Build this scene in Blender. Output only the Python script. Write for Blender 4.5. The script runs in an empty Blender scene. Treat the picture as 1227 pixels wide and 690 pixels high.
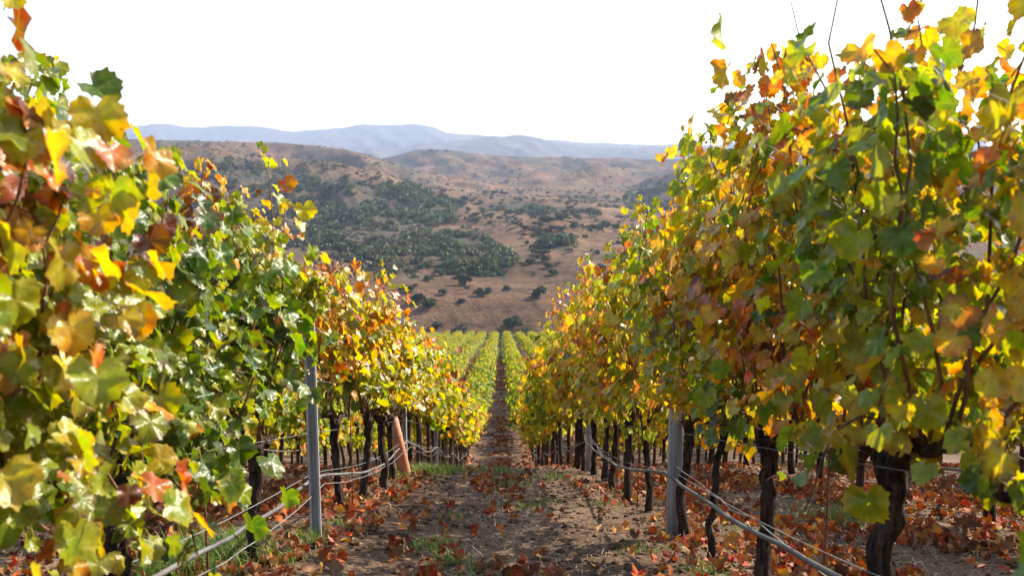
import bpy, math, random
import numpy as np
from mathutils import Vector, Euler

random.seed(7)
RNG = np.random.default_rng(11)
R = math.radians
scene = bpy.context.scene
COL = scene.collection

# ------------------------------------------------------------------ camera, sky, sun, exposure
PITCH, YAW, FPX, PW, PH = 8.4, -0.74, 1050.0, 1227.0, 690.0
CAM_Z = 1.0
cam_data = bpy.data.cameras.new('camera')
cam = bpy.data.objects.new('camera', cam_data)
COL.objects.link(cam)
cam.location = (0, 0, CAM_Z)
cam.rotation_euler = (R(90 - PITCH), 0, R(YAW))
cam_data.sensor_width = 36.0
cam_data.lens = 36.0 * FPX / PW
cam_data.clip_start = 0.05
cam_data.clip_end = 40000
cam_data.dof.use_dof = True
cam_data.dof.focus_distance = 8.0
cam_data.dof.aperture_fstop = 4.0
scene.camera = cam

SUN_AZ, SUN_EL = 54.0, 34.0
world = bpy.data.worlds.new('World')
scene.world = world
world.use_nodes = True
wn = world.node_tree
wn.nodes.clear()
sky = wn.nodes.new('ShaderNodeTexSky')
sky.sky_type = 'NISHITA'
sky.sun_disc = False
sky.sun_elevation = R(SUN_EL)
sky.sun_rotation = R(SUN_AZ)
sky.air_density = 1.15
sky.dust_density = 1.2
sky.ozone_density = 1.0
bg = wn.nodes.new('ShaderNodeBackground')
bg.inputs['Strength'].default_value = 0.15
wo = wn.nodes.new('ShaderNodeOutputWorld')
wn.links.new(sky.outputs[0], bg.inputs['Color'])
wn.links.new(bg.outputs[0], wo.inputs['Surface'])

sun_data = bpy.data.lights.new('sun', 'SUN')
sun_data.energy = 4.0
sun_data.angle = R(0.5)
sun_data.color = (1.0, 0.90, 0.76)
sun = bpy.data.objects.new('sun', sun_data)
COL.objects.link(sun)
to_sun = Vector((math.sin(R(SUN_AZ)) * math.cos(R(SUN_EL)), math.cos(R(SUN_AZ)) * math.cos(R(SUN_EL)), math.sin(R(SUN_EL))))
sun.rotation_euler = to_sun.to_track_quat('Z', 'Y').to_euler()
sun.location = (30, 20, 40)

scene.view_settings.view_transform = 'Standard'
scene.view_settings.look = 'None'
scene.view_settings.exposure = 1.55
scene.view_settings.gamma = 1.0
scene.view_settings.use_curve_mapping = False
scene.render.engine = 'CYCLES'
cy = scene.cycles
cy.max_bounces = 8
cy.diffuse_bounces = 3
cy.glossy_bounces = 2
cy.transmission_bounces = 5
cy.volume_bounces = 0
cy.transparent_max_bounces = 8
cy.use_denoising = True
cy.sample_clamp_indirect = 6.0
cy.caustics_reflective = False
cy.caustics_refractive = False

# ------------------------------------------------------------------ helpers
def link(o, parent=None):
    COL.objects.link(o)
    if parent is not None:
        o.parent = parent
    return o

def tag(o, label=None, cat=None, group=None, kind=None):
    if label: o['label'] = label
    if cat: o['category'] = cat
    if group: o['group'] = group
    if kind: o['kind'] = kind
    return o

def empty(name, loc, label, cat, group=None):
    o = bpy.data.objects.new(name, None)
    o.empty_display_size = 0.2
    o.location = loc
    link(o)
    return tag(o, label, cat, group)

class MB:
    """Collects vertex blocks with faces of any size, colours and leaf coordinates."""
    def __init__(self):
        self.v, self.n, self.loops, self.sizes, self.mats = [], 0, [], [], []
        self.col, self.uv = [], []
    def add(self, v, faces_by_size, mat=0, col=None, uv=None):
        v = np.asarray(v, np.float32).reshape(-1, 3)
        for f in faces_by_size:
            f = np.asarray(f, np.int64)
            if f.size == 0: continue
            self.loops.append((f + self.n).ravel())
            self.sizes.append(np.full(len(f), f.shape[1], np.int32))
            self.mats.append(np.full(len(f), mat, np.int32))
        self.v.append(v)
        self.col.append(np.asarray(col, np.float32).reshape(-1, 3) if col is not None else np.full((len(v), 3), 0.5, np.float32))
        self.uv.append(np.asarray(uv, np.float32).reshape(-1, 2) if uv is not None else np.zeros((len(v), 2), np.float32))
        self.n += len(v)
    def mesh(self, name, mats, smooth=True, attrs=True):
        me = bpy.data.meshes.new(name)
        v = np.concatenate(self.v); loops = np.concatenate(self.loops).astype(np.int32)
        sizes = np.concatenate(self.sizes); mi = np.concatenate(self.mats)
        me.vertices.add(len(v)); me.vertices.foreach_set('co', v.ravel())
        me.loops.add(len(loops)); me.loops.foreach_set('vertex_index', loops)
        me.polygons.add(len(sizes))
        starts = np.concatenate([[0], np.cumsum(sizes)[:-1]]).astype(np.int32)
        me.polygons.foreach_set('loop_start', starts)
        try: me.polygons.foreach_set('loop_total', sizes)
        except Exception: pass
        me.polygons.foreach_set('material_index', mi)
        if smooth: me.polygons.foreach_set('use_smooth', np.ones(len(sizes), bool))
        if attrs:
            a = me.attributes.new('tint', 'FLOAT_COLOR', 'POINT')
            c = np.concatenate(self.col)
            a.data.foreach_set('color', np.concatenate([c, np.ones((len(c), 1), np.float32)], 1).ravel())
            b = me.attributes.new('blade', 'FLOAT_VECTOR', 'POINT')
            u = np.concatenate(self.uv)
            b.data.foreach_set('vector', np.concatenate([u, np.zeros((len(u), 1), np.float32)], 1).ravel())
        for m in (mats if isinstance(mats, (list, tuple)) else [mats]):
            me.materials.append(m)
        me.update(calc_edges=True)
        me.validate()
        return me
    def build(self, name, mats, parent=None, smooth=True, loc=None, attrs=True):
        o = bpy.data.objects.new(name, self.mesh(name, mats, smooth, attrs))
        if loc is not None: o.location = loc
        return link(o, parent)

def tube(mb, pts, rad, sides=8, knob=0.0, rng=None, mat=0, cap=True, twist=0.0):
    pts = np.asarray(pts, float); n = len(pts)
    rad = np.broadcast_to(np.asarray(rad, float), (n,)).copy()
    tang = np.gradient(pts, axis=0)
    tang /= np.linalg.norm(tang, axis=1)[:, None] + 1e-9
    ref = np.array([1.0, 0, 0]) if abs(tang[0][0]) < 0.9 else np.array([0, 1.0, 0])
    u = np.cross(tang, ref); u /= np.linalg.norm(u, axis=1)[:, None] + 1e-9
    w = np.cross(tang, u)
    ang = np.linspace(0, 2 * math.pi, sides, endpoint=False)
    rr = np.repeat(rad[:, None], sides, 1)
    if knob and rng is not None:
        lobes = 1 + knob * 0.8 * np.sin(ang[None, :] * 3 + np.linspace(0, 5, n)[:, None] + rng.random() * 6)
        rr = rr * lobes * (1 + knob * rng.standard_normal((n, sides)) * 0.55)
    a = ang[None, :] + twist * np.linspace(0, 1, n)[:, None]
    v = pts[:, None, :] + rr[:, :, None] * (np.cos(a)[:, :, None] * u[:, None, :] + np.sin(a)[:, :, None] * w[:, None, :])
    i = np.arange(n - 1)[:, None] * sides; j = np.arange(sides)[None, :]; j2 = (j + 1) % sides
    q = np.stack([i + j, i + j2, i + sides + j2, i + sides + j], -1).reshape(-1, 4)
    fs = [q]
    if cap:
        fs.append(np.arange(sides)[None, ::-1]); fs.append((np.arange(sides) + (n - 1) * sides)[None, :])
    mb.add(v.reshape(-1, 3), fs, mat)

def box(mb, lo, hi, mat=0):
    x0, y0, z0 = lo; x1, y1, z1 = hi
    v = [(x0,y0,z0),(x1,y0,z0),(x1,y1,z0),(x0,y1,z0),(x0,y0,z1),(x1,y0,z1),(x1,y1,z1),(x0,y1,z1)]
    mb.add(v, [[(3,2,1,0),(4,5,6,7),(0,1,5,4),(1,2,6,5),(2,3,7,6),(3,0,4,7)]], mat)

# value noise in numpy
_P = np.random.default_rng(5).permutation(512)
_G = np.random.default_rng(6).random(512) * 2 - 1
def vnoise(x, y):
    xi = np.floor(x).astype(int); yi = np.floor(y).astype(int)
    fx = x - xi; fy = y - yi
    fx = fx * fx * fx * (fx * (fx * 6 - 15) + 10); fy = fy * fy * fy * (fy * (fy * 6 - 15) + 10)
    def h(a, b): return _G[_P[(_P[a & 511] + b) & 511]]
    return (h(xi, yi) * (1 - fx) + h(xi + 1, yi) * fx) * (1 - fy) + (h(xi, yi + 1) * (1 - fx) + h(xi + 1, yi + 1) * fx) * fy
def fbm(x, y, o=4, ridge=False):
    s, a, t = 0.0, 1.0, 0.0
    for k in range(o):
        n = vnoise(x * 2 ** k + 17.3 * k, y * 2 ** k - 9.1 * k)
        s = s + a * ((1 - 2 * np.abs(n)) if ridge else n); t += a; a *= 0.5
    return s / t
def smooth(a, b, x):
    t = np.clip((x - a) / (b - a), 0, 1)
    return t * t * (3 - 2 * t)

# ------------------------------------------------------------------ terrain heights (camera stands near the origin, looking along +y)
_ys = np.linspace(-40, 420, 9201)
_sl = np.interp(_ys, [-40, 11, 15, 27, 38, 200, 215, 330, 360, 420], [0.287, 0.287, 0.365, 0.37, 0.178, 0.178, 0.29, 0.29, 0.03, 0.0])
_dz = np.concatenate([[0], np.cumsum((_sl[1:] + _sl[:-1]) / 2 * np.diff(_ys))])
_dz -= np.interp(0, _ys, _dz)
def slope_at(y): return float(np.interp(y, _ys, _sl))
def base_z(y): return -np.interp(y, _ys, _dz)

LROW, RROW, RW = -1.41, 1.29, 2.70
def rows_x(k): return LROW - RW * k if k >= 0 else RROW + RW * (-k - 1)

def near_z(x, y):
    """vineyard ground: base slope, a low berm under each vine row, tracks between, clods"""
    x = np.asarray(x, float); y = np.asarray(y, float)
    z = base_z(y)
    ph = (x - LROW) / RW * 2 * math.pi
    z = z + 0.035 * (np.cos(ph) - 1) * 0.5 + 0.03 * np.exp(-((x + 0.06) / 0.35) ** 2)
    z = z + 0.03 * fbm(x * 0.9, y * 0.7, 3) + 0.022 * fbm(x * 4.5, y * 4.0, 3)
    return z

def crest(px, tab):
    xs, Ys = zip(*tab)
    return np.interp(px, xs, Ys)
VF = -83.0 + CAM_Z
RIDGES = [
    # photo column -> skyline row, crest distance, front length, back length, foot heights
    dict(t=[(-900, 175), (0, 172), (250, 177), (300, 186), (390, 193), (440, 203), (480, 214), (520, 226), (560, 234), (640, 242), (720, 247), (780, 262), (900, 285), (2200, 300)], d=1150, dl=1.0, lf=610, lb=420, zf=-83, zb=-70, amp=38, sc=1 / 150),
    dict(t=[(-900, 160), (100, 166), (230, 169), (330, 171), (380, 174), (420, 180), (450, 188), (480, 200), (540, 214), (640, 232), (760, 250), (2200, 260)], d=1750, dl=1.0, lf=560, lb=420, zf=-72, zb=-66, amp=44, sc=1 / 190),
    dict(t=[(-900, 250), (560, 240), (600, 222), (625, 207), (645, 203), (665, 212), (680, 209), (696, 200), (715, 197), (740, 205), (790, 213), (2200, 215)], d=2050, dl=1.0, lf=420, lb=260, zf=-72, zb=-60, amp=44, sc=1 / 150),
    dict(t=[(-900, 270), (690, 262), (730, 250), (755, 232), (775, 217), (800, 208), (850, 200), (950, 190), (2200, 180)], d=1620, dl=1.0, lf=480, lb=330, zf=-74, zb=-66, amp=40, sc=1 / 150),
    dict(t=[(-900, 190), (300, 200), (440, 194), (475, 187), (498, 180), (510, 179), (540, 181), (580, 185), (620, 188), (680, 189), (780, 191), (2200, 184)], d=2750, dl=1.0, lf=620, lb=500, zf=-62, zb=-70, amp=52, sc=1 / 200),
    dict(t=[(-900, 165), (480, 176), (560, 168), (600, 163), (625, 161), (660, 170), (700, 176), (740, 178), (2200, 176)], d=6900, dl=1.0, lf=1700, lb=1200, zf=-75, zb=-70, amp=90, sc=1 / 420),
    dict(t=[(-900, 150), (100, 156), (200, 150), (250, 153), (320, 152), (360, 157), (400, 154), (440, 150), (490, 148), (530, 156), (565, 162), (600, 165), (700, 171), (785, 174), (830, 173), (1000, 170), (1300, 160), (2200, 150)], d=9000, dl=1.0, lf=2200, lb=1400, zf=-75, zb=-70, amp=120, sc=1 / 520),
]
CAM_ROT = Euler((R(90 - PITCH), 0, R(YAW))).to_matrix()
_M = np.array(CAM_ROT)
def pix_dir(px, py):
    d = np.stack([(np.asarray(px, float) - PW / 2) / FPX, -(np.asarray(py, float) - PH / 2) / FPX, -np.ones_like(np.asarray(px, float))], -1)
    return d @ _M.T
def to_pix(p):
    c = (np.asarray(p, float) - np.array([0, 0, CAM_Z])) @ _M
    return PW / 2 + FPX * c[..., 0] / -c[..., 2], PH / 2 - FPX * c[..., 1] / -c[..., 2]

def far_z(x, y):
    x = np.asarray(x, float); y = np.maximum(np.asarray(y, float), 1.0)
    px = 600.0 + FPX * x / y
    wob = 1 + 0.06 * fbm(px / 160.0, y * 0 + 3.7, 2)
    out = np.full(np.broadcast(x, y).shape, -84.0)
    out = out + 2.0 * fbm(x / 90.0, y / 90.0, 3) + smooth(560, 1400, y) * 12
    for i, r in enumerate(RIDGES):
        Y = crest(px, r['t'])
        if i >= 5: Y = Y - 3.2 * fbm(px / 34.0, px * 0 + i * 2.3, 4)
        elif i != 4: Y = Y - 1.5 * fbm(px / 30.0, px * 0 + i * 2.3, 3)
        # elevation angle of a skyline pixel row for a camera pitched down
        h = np.tan(np.arctan((345.0 - Y) / FPX) - R(PITCH)) * r['d']
        D = r['d'] * (wob if i < 5 else 1.0)
        h = h * D / r['d']
        tf = np.clip((D - y) / r['lf'], 0, 1); tb = np.clip((y - D) / r['lb'], 0, 1)
        prof = np.where(y < D, (1 - tf) ** 1.25 * (1 + 0.25 * tf), 1 - smooth(0, 1, tb))
        foot = np.where(y < D, r['zf'], r['zb'])
        zz = foot + np.maximum(h - foot, 0) * prof
        g = fbm(x * r['sc'] + 0.35 * y * r['sc'], y * r['sc'] * 0.45 + 5.1 * i, 4, ridge=True)
        body = np.clip(prof * (1 - prof) * 4, 0, 1)
        live = np.clip((h - foot) / 25.0, 0, 1)
        zz = zz + (g - 0.35) * r['amp'] * body * live + np.where(y < D, 0.12 * r['amp'] * fbm(x * r['sc'] * 5, y * r['sc'] * 5, 3) * live, 0)
        k = 6.0
        out = np.where(out - zz > 40, out, np.where(zz - out > 40, zz, np.logaddexp(out / k, zz / k) * k))
    # a rounded knoll at the foot of the slope
    kx, ky = (650 - 600) / FPX * 690, 690
    out = out + 13 * np.exp(-(((x - kx) / 34) ** 2 + ((y - ky) / 60) ** 2))
    kx2, ky2 = (520 - 600) / FPX * 900, 900
    out = out + 12 * np.exp(-(((x - kx2) / 60) ** 2 + ((y - ky2) / 80) ** 2))
    return out + CAM_Z

def ground_z(x, y):
    x = np.asarray(x, float); y = np.asarray(y, float)
    w = smooth(300, 390, y)
    return near_z(x, np.minimum(y, 419)) * (1 - w) + far_z(x, y) * w

def pix_ground(px, py, y0=230.0, y1=5000.0):
    """first terrain point met by the view ray through a photo pixel"""
    d = pix_dir(px, py); d = d / d[1]
    ys = np.geomspace(y0, y1, 1600)
    pts = np.stack([d[0] * ys, ys, CAM_Z + d[2] * ys], -1)
    below = pts[:, 2] < ground_z(pts[:, 0], pts[:, 1])
    if not below.any(): return None
    i = int(np.argmax(below))
    return pts[i]

def near_pix(px, py):
    d = pix_dir(px, py); d = d / d[1]
    ys = np.linspace(1.0, 60, 3000)
    z = CAM_Z + d[2] * ys
    below = z < near_z(d[0] * ys, ys)
    i = int(np.argmax(below)) if below.any() else -1
    return d[0] * ys[i], ys[i]

# ------------------------------------------------------------------ materials
def nodes(name):
    m = bpy.data.materials.new(name)
    m.use_nodes = True
    nt = m.node_tree; nt.nodes.clear()
    out = nt.nodes.new('ShaderNodeOutputMaterial')
    def N(t, **kw):
        n = nt.nodes.new('ShaderNode' + t)
        for k, v in kw.items():
            if k in n.inputs: n.inputs[k].default_value = v
            else: setattr(n, k, v)
        return n
    L = nt.links.new
    return m, N, L, out
def ramp(N, stops, interp='LINEAR'):
    r = N('ValToRGB'); cr = r.color_ramp; cr.interpolation = interp
    while len(cr.elements) < len(stops): cr.elements.new(0.5)
    for e, (p, c) in zip(cr.elements, stops):
        e.position = p; e.color = (*c, 1)
    return r
def mixc(N, L, fac, a, b, blend='MIX'):
    n = N('Mix'); n.data_type = 'RGBA'; n.blend_type = blend
    for sock, v in ((n.inputs[0], fac), (n.inputs[6], a), (n.inputs[7], b)):
        if hasattr(v, 'is_linked') or hasattr(v, 'links'): L(v, sock)
        elif isinstance(v, (int, float)): sock.default_value = v
        else: sock.default_value = (*v, 1)
    return n.outputs[2]
def math_n(N, L, op, a, b=None):
    n = N('Math'); n.operation = op
    for s, v in ((n.inputs[0], a), (n.inputs[1], b)):
        if v is None: continue
        if isinstance(v, (int, float)): s.default_value = v
        else: L(v, s)
    return n.outputs[0]

def leaf_material(name, veins=True, trans=0.52, rough=0.33, dry=False):
    m, N, L, out = nodes(name)
    at = N('Attribute'); at.attribute_name = 'tint'
    geo = N('NewGeometry')
    tc = N('TexCoord')
    nz = N('TexNoise', Scale=28.0, Detail=4.0, Roughness=0.6); L(tc.outputs['Object'], nz.inputs['Vector'])
    r1 = ramp(N, [(0.30, (0.62, 0.66, 0.6)), (0.55, (1, 1, 1)), (0.75, (1.25, 1.15, 1.0))]); L(nz.outputs[0], r1.inputs[0])
    col = mixc(N, L, 1.0, at.outputs['Color'], r1.outputs[0], 'MULTIPLY')
    # turning patches
    nh = N('TexNoise', Scale=19.0, Detail=2.0); L(tc.outputs['Object'], nh.inputs['Vector'])
    mh = N('MapRange'); L(nh.outputs[0], mh.inputs[0]); mh.inputs[1].default_value = 0.3; mh.inputs[2].default_value = 0.7; mh.inputs[3].default_value = 0.465; mh.inputs[4].default_value = 0.525
    hh = N('HueSaturation'); L(mh.outputs[0], hh.inputs['Hue']); L(col, hh.inputs['Color']); col = hh.outputs[0]
    # brown flecks
    nz2 = N('TexNoise', Scale=75.0, Detail=2.0); L(tc.outputs['Object'], nz2.inputs['Vector'])
    r2 = ramp(N, [(0.66, (0, 0, 0)), (0.73, (1, 1, 1))]); L(nz2.outputs[0], r2.inputs[0])
    f = math_n(N, L, 'MULTIPLY', r2.outputs[0], 0.55)
    col = mixc(N, L, f, col, (0.14, 0.055, 0.02))
    if veins:
        bl = N('Attribute'); bl.attribute_name = 'blade'
        sx = N('SeparateXYZ'); L(bl.outputs['Vector'], sx.inputs[0])
        a = math_n(N, L, 'ARCTAN2', sx.outputs[0], sx.outputs[1]); a = math_n(N, L, 'ABSOLUTE', a)
        pp = math_n(N, L, 'PINGPONG', a, 0.48); s = math_n(N, L, 'SINE', pp)
        ln = N('VectorMath', operation='LENGTH'); L(bl.outputs['Vector'], ln.inputs[0])
        dist = math_n(N, L, 'MULTIPLY', s, ln.outputs['Value'])
        r3 = ramp(N, [(0.008, (1, 1, 1)), (0.03, (0, 0, 0))]); L(dist, r3.inputs[0])
        f = math_n(N, L, 'MULTIPLY', r3.outputs[0], 0.2)
        col = mixc(N, L, f, col, (0.42, 0.38, 0.10))
    # pale matt underside
    under = mixc(N, L, 0.22, col, (0.34, 0.35, 0.19))
    surf = mixc(N, L, geo.outputs['Backfacing'], col, under)
    p = N('BsdfPrincipled')
    L(surf, p.inputs['Base Color'])
    rr = N('MapRange'); L(geo.outputs['Backfacing'], rr.inputs[0]); rr.inputs[3].default_value = rough; rr.inputs[4].default_value = 0.6
    L(rr.outputs[0], p.inputs['Roughness'])
    p.inputs['Specular IOR Level'].default_value = 0.12 if dry else (0.42 if veins else 0.3)
    bmp = N('Bump', Strength=0.35, Distance=0.01); nb = N('TexNoise', Scale=60.0, Detail=3.0); L(tc.outputs['Object'], nb.inputs['Vector'])
    L(nb.outputs[0], bmp.inputs['Height']); L(bmp.outputs[0], p.inputs['Normal'])
    hs = N('HueSaturation', Saturation=1.35, Value=1.25); L(col, hs.inputs['Color'])
    t = N('BsdfTranslucent'); L(hs.outputs[0], t.inputs['Color'])
    mx = N('MixShader'); mx.inputs[0].default_value = trans
    L(p.outputs[0], mx.inputs[1]); L(t.outputs[0], mx.inputs[2]); L(mx.outputs[0], out.inputs['Surface'])
    return m

def simple(name, c1, c2, scale, rough=0.8, bump=0.4, dist=0.02, stretch=(1, 1, 1), metal=0.0, detail=5.0, lo=0.35, hi=0.65, spec=0.3):
    m, N, L, out = nodes(name)
    tc = N('TexCoord'); mp = N('Mapping'); L(tc.outputs['Object'], mp.inputs[0]); mp.inputs['Scale'].default_value = stretch
    nz = N('TexNoise', Scale=scale, Detail=detail, Roughness=0.65); L(mp.outputs[0], nz.inputs['Vector'])
    r = ramp(N, [(lo, c1), (hi, c2)]); L(nz.outputs[0], r.inputs[0])
    p = N('BsdfPrincipled', Roughness=rough, Metallic=metal); L(r.outputs[0], p.inputs['Base Color'])
    p.inputs['Specular IOR Level'].default_value = spec
    b = N('Bump', Strength=bump, Distance=dist); L(nz.outputs[0], b.inputs['Height']); L(b.outputs[0], p.inputs['Normal'])
    L(p.outputs[0], out.inputs['Surface'])
    return m

M_LEAF = leaf_material('vine_leaf')
M_LEAF_FAR = leaf_material('vine_leaf_distant', veins=False, rough=0.55)
M_LITTER = leaf_material('dry_leaf', veins=True, trans=0.15, rough=0.7, dry=True)
M_BARK = simple('vine_bark', (0.016, 0.011, 0.009), (0.13, 0.088, 0.064), 48, 0.95, 1.0, 0.05, (1, 1, 0.14), lo=0.4, hi=0.68, spec=0.1)
M_CANE = simple('cane_bark', (0.085, 0.032, 0.018), (0.22, 0.10, 0.05), 30, 0.6, 0.3, 0.004, (1, 1, 0.3))
M_STEEL = simple('galvanised_steel', (0.36, 0.37, 0.38), (0.56, 0.57, 0.58), 14, 0.5, 0.12, 0.004, (1, 1, 0.15), metal=0.15, spec=0.5)
M_WOODPOST = simple('weathered_post', (0.25, 0.255, 0.26), (0.43, 0.435, 0.44), 25, 0.85, 0.6, 0.006, (1, 1, 0.08))
M_WIRE = simple('trellis_wire', (0.16, 0.16, 0.16), (0.28, 0.28, 0.28), 40, 0.6, 0.0, 0.001, metal=0.5)
M_HOSE = simple('drip_hose', (0.06, 0.058, 0.058), (0.14, 0.135, 0.13), 9, 0.55, 0.15, 0.003, (1, 0.5, 1), spec=0.4)
M_RUST = simple('rusty_steel', (0.10, 0.035, 0.02), (0.22, 0.09, 0.045), 60, 0.85, 0.3, 0.002)
M_TUBE = simple('terracotta_tube', (0.42, 0.15, 0.075), (0.56, 0.23, 0.12), 9, 0.6, 0.12, 0.004, (1, 1, 0.5), spec=0.4)
M_OAKBARK = simple('oak_bark', (0.05, 0.04, 0.033), (0.13, 0.11, 0.09), 3, 0.95, 0.6, 0.1)

def soil_material():
    m, N, L, out = nodes('vineyard_soil')
    tc = N('TexCoord')
    n1 = N('TexNoise', Scale=0.8, Detail=6.0, Roughness=0.6); L(tc.outputs['Object'], n1.inputs['Vector'])
    r1 = ramp(N, [(0.32, (0.074, 0.042, 0.025)), (0.52, (0.146, 0.088, 0.054)), (0.70, (0.225, 0.148, 0.096))]); L(n1.outputs[0], r1.inputs[0])
    n2 = N('TexNoise', Scale=26.0, Detail=7.0, Roughness=0.7); L(tc.outputs['Object'], n2.inputs['Vector'])
    r2 = ramp(N, [(0.34, (0.42, 0.4, 0.38)), (0.52, (1, 1, 1)), (0.72, (1.35, 1.3, 1.22))]); L(n2.outputs[0], r2.inputs[0])
    c = mixc(N, L, 1.0, r1.outputs[0], r2.outputs[0], 'MULTIPLY')
    n3 = N('TexNoise', Scale=9.0, Detail=5.0); L(tc.outputs['Object'], n3.inputs['Vector'])
    r3 = ramp(N, [(0.55, (0, 0, 0)), (0.68, (1, 1, 1))]); L(n3.outputs[0], r3.inputs[0])
    f = math_n(N, L, 'MULTIPLY', r3.outputs[0], 0.5)
    c = mixc(N, L, f, c, (0.10, 0.055, 0.035))
    p = N('BsdfPrincipled', Roughness=0.95); p.inputs['Specular IOR Level'].default_value = 0.13
    L(c, p.inputs['Base Color'])
    v = N('TexVoronoi', Scale=30.0); L(tc.outputs['Object'], v.inputs['Vector'])
    h = math_n(N, L, 'ADD', n2.outputs[0], math_n(N, L, 'MULTIPLY', v.outputs[0], 0.5))
    b = N('Bump', Strength=0.9, Distance=0.035); L(h, b.inputs['Height']); L(b.outputs[0], p.inputs['Normal'])
    L(p.outputs[0], out.inputs['Surface'])
    return m
def hill_material():
    m, N, L, out = nodes('dry_hill_grass')
    tc = N('TexCoord')
    n1 = N('TexNoise', Scale=0.011, Detail=9.0, Roughness=0.62); L(tc.outputs['Object'], n1.inputs['Vector'])
    r1 = ramp(N, [(0.32, (0.055, 0.037, 0.021)), (0.47, (0.112, 0.064, 0.036)), (0.60, (0.178, 0.099, 0.054)), (0.74, (0.24, 0.150, 0.080))]); L(n1.outputs[0], r1.inputs[0])
    n2 = N('TexNoise', Scale=0.16, Detail=6.0, Roughness=0.7); L(tc.outputs['Object'], n2.inputs['Vector'])
    r2 = ramp(N, [(0.34, (0.45, 0.46, 0.46)), (0.52, (1, 1, 1)), (0.7, (1.3, 1.25, 1.2))]); L(n2.outputs[0], r2.inputs[0])
    c = mixc(N, L, 1.0, r1.outputs[0], r2.outputs[0], 'MULTIPLY')
    # low scrub in patches
    n3 = N('TexNoise', Scale=0.0125, Detail=8.0, Roughness=0.66); mp = N('Mapping'); mp.inputs['Location'].default_value = (310, 90, 0)
    L(tc.outputs['Object'], mp.inputs[0]); L(mp.outputs[0], n3.inputs['Vector'])
    r3 = ramp(N, [(0.52, (0, 0, 0)), (0.60, (1, 1, 1))]); L(n3.outputs[0], r3.inputs[0])
    f = math_n(N, L, 'MULTIPLY', r3.outputs[0], 0.55)
    c = mixc(N, L, f, c, (0.10, 0.085, 0.048))
    at = N('Attribute'); at.attribute_name = 'tint'
    sx = N('SeparateColor'); L(at.outputs['Color'], sx.inputs[0])
    c = mixc(N, L, sx.outputs[0], c, (0.052, 0.050, 0.032))  # tint darkens for scrub and for painted slope shade
    p = N('BsdfPrincipled', Roughness=1.0); p.inputs['Specular IOR Level'].default_value = 0.05
    L(c, p.inputs['Base Color'])
    b = N('Bump', Strength=0.8, Distance=3.0); L(n2.outputs[0], b.inputs['Height']); L(b.outputs[0], p.inputs['Normal'])
    L(p.outputs[0], out.inputs['Surface'])
    return m
def oak_material():
    m, N, L, out = nodes('oak_foliage')
    at = N('Attribute'); at.attribute_name = 'tint'
    oi = N('ObjectInfo')
    hs = N('HueSaturation'); L(at.outputs['Color'], hs.inputs['Color'])
    mr = N('MapRange'); L(oi.outputs['Random'], mr.inputs[0]); mr.inputs[3].default_value = 0.75; mr.inputs[4].default_value = 1.3
    L(mr.outputs[0], hs.inputs['Value'])
    p = N('BsdfPrincipled', Roughness=0.7); p.inputs['Specular IOR Level'].default_value = 0.2
    L(hs.outputs[0], p.inputs['Base Color'])
    t = N('BsdfTranslucent'); L(hs.outputs[0], t.inputs['Color'])
    mx = N('MixShader'); mx.inputs[0].default_value = 0.25
    L(p.outputs[0], mx.inputs[1]); L(t.outputs[0], mx.inputs[2]); L(mx.outputs[0], out.inputs['Surface'])
    return m
def blade_material(name, trans=0.35):
    m, N, L, out = nodes(name)
    at = N('Attribute'); at.attribute_name = 'tint'
    p = N('BsdfPrincipled', Roughness=0.5); L(at.outputs['Color'], p.inputs['Base Color'])
    p.inputs['Specular IOR Level'].default_value = 0.3
    t = N('BsdfTranslucent'); L(at.outputs['Color'], t.inputs['Color'])
    mx = N('MixShader'); mx.inputs[0].default_value = trans
    L(p.outputs[0], mx.inputs[1]); L(t.outputs[0], mx.inputs[2]); L(mx.outputs[0], out.inputs['Surface'])
    return m
M_SOIL = soil_material(); M_HILL = hill_material(); M_OAK = oak_material()
M_GRASS = blade_material('green_grass'); M_STRAW = blade_material('dry_straw', 0.15)

# ------------------------------------------------------------------ terrain sheets
def grid(xs, ys, zf):
    X, Y = xs, ys
    v = np.stack([X, Y, zf(X, Y)], -1)
    ny, nx = X.shape
    i = np.arange(ny - 1)[:, None] * nx; j = np.arange(nx - 1)[None, :]
    q = np.stack([i + j, i + j + 1, i + nx + j + 1, i + nx + j], -1).reshape(-1, 4)
    return v.reshape(-1, 3), q

half = [0.0]
st = 0.05
while half[-1] < 4.6: half.append(half[-1] + st)
while half[-1] < 260: st *= 1.09; half.append(half[-1] + st)
xs = np.array([-h for h in half[:0:-1]] + half)
ylist = list(np.arange(-14, 2, 0.4)) + list(np.arange(2, 17, 0.065)) 
st = 0.08
while ylist[-1] < 420: st = min(st * 1.045, 4.0); ylist.append(ylist[-1] + st)
X, Y = np.meshgrid(xs, np.array(ylist))
v, q = grid(X, Y, ground_z)
v[:, 2] = np.where(v[:, 1] > 372, v[:, 2] - 0.5 * (v[:, 1] - 372) / 10, v[:, 2])
ground = MB(); ground.add(v, [q], 0)
g = ground.build('ground', [M_SOIL, M_HILL], attrs=False)
pc = np.empty(len(g.data.polygons) * 3, np.float32); g.data.polygons.foreach_get('center', pc)
pcy = pc.reshape(-1, 3)[:, 1]
g.data.polygons.foreach_set('material_index', (pcy > 205).astype(np.int32))
tag(g, 'bare brown vineyard soil running downhill between the vine rows', 'ground', kind='structure')

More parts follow.
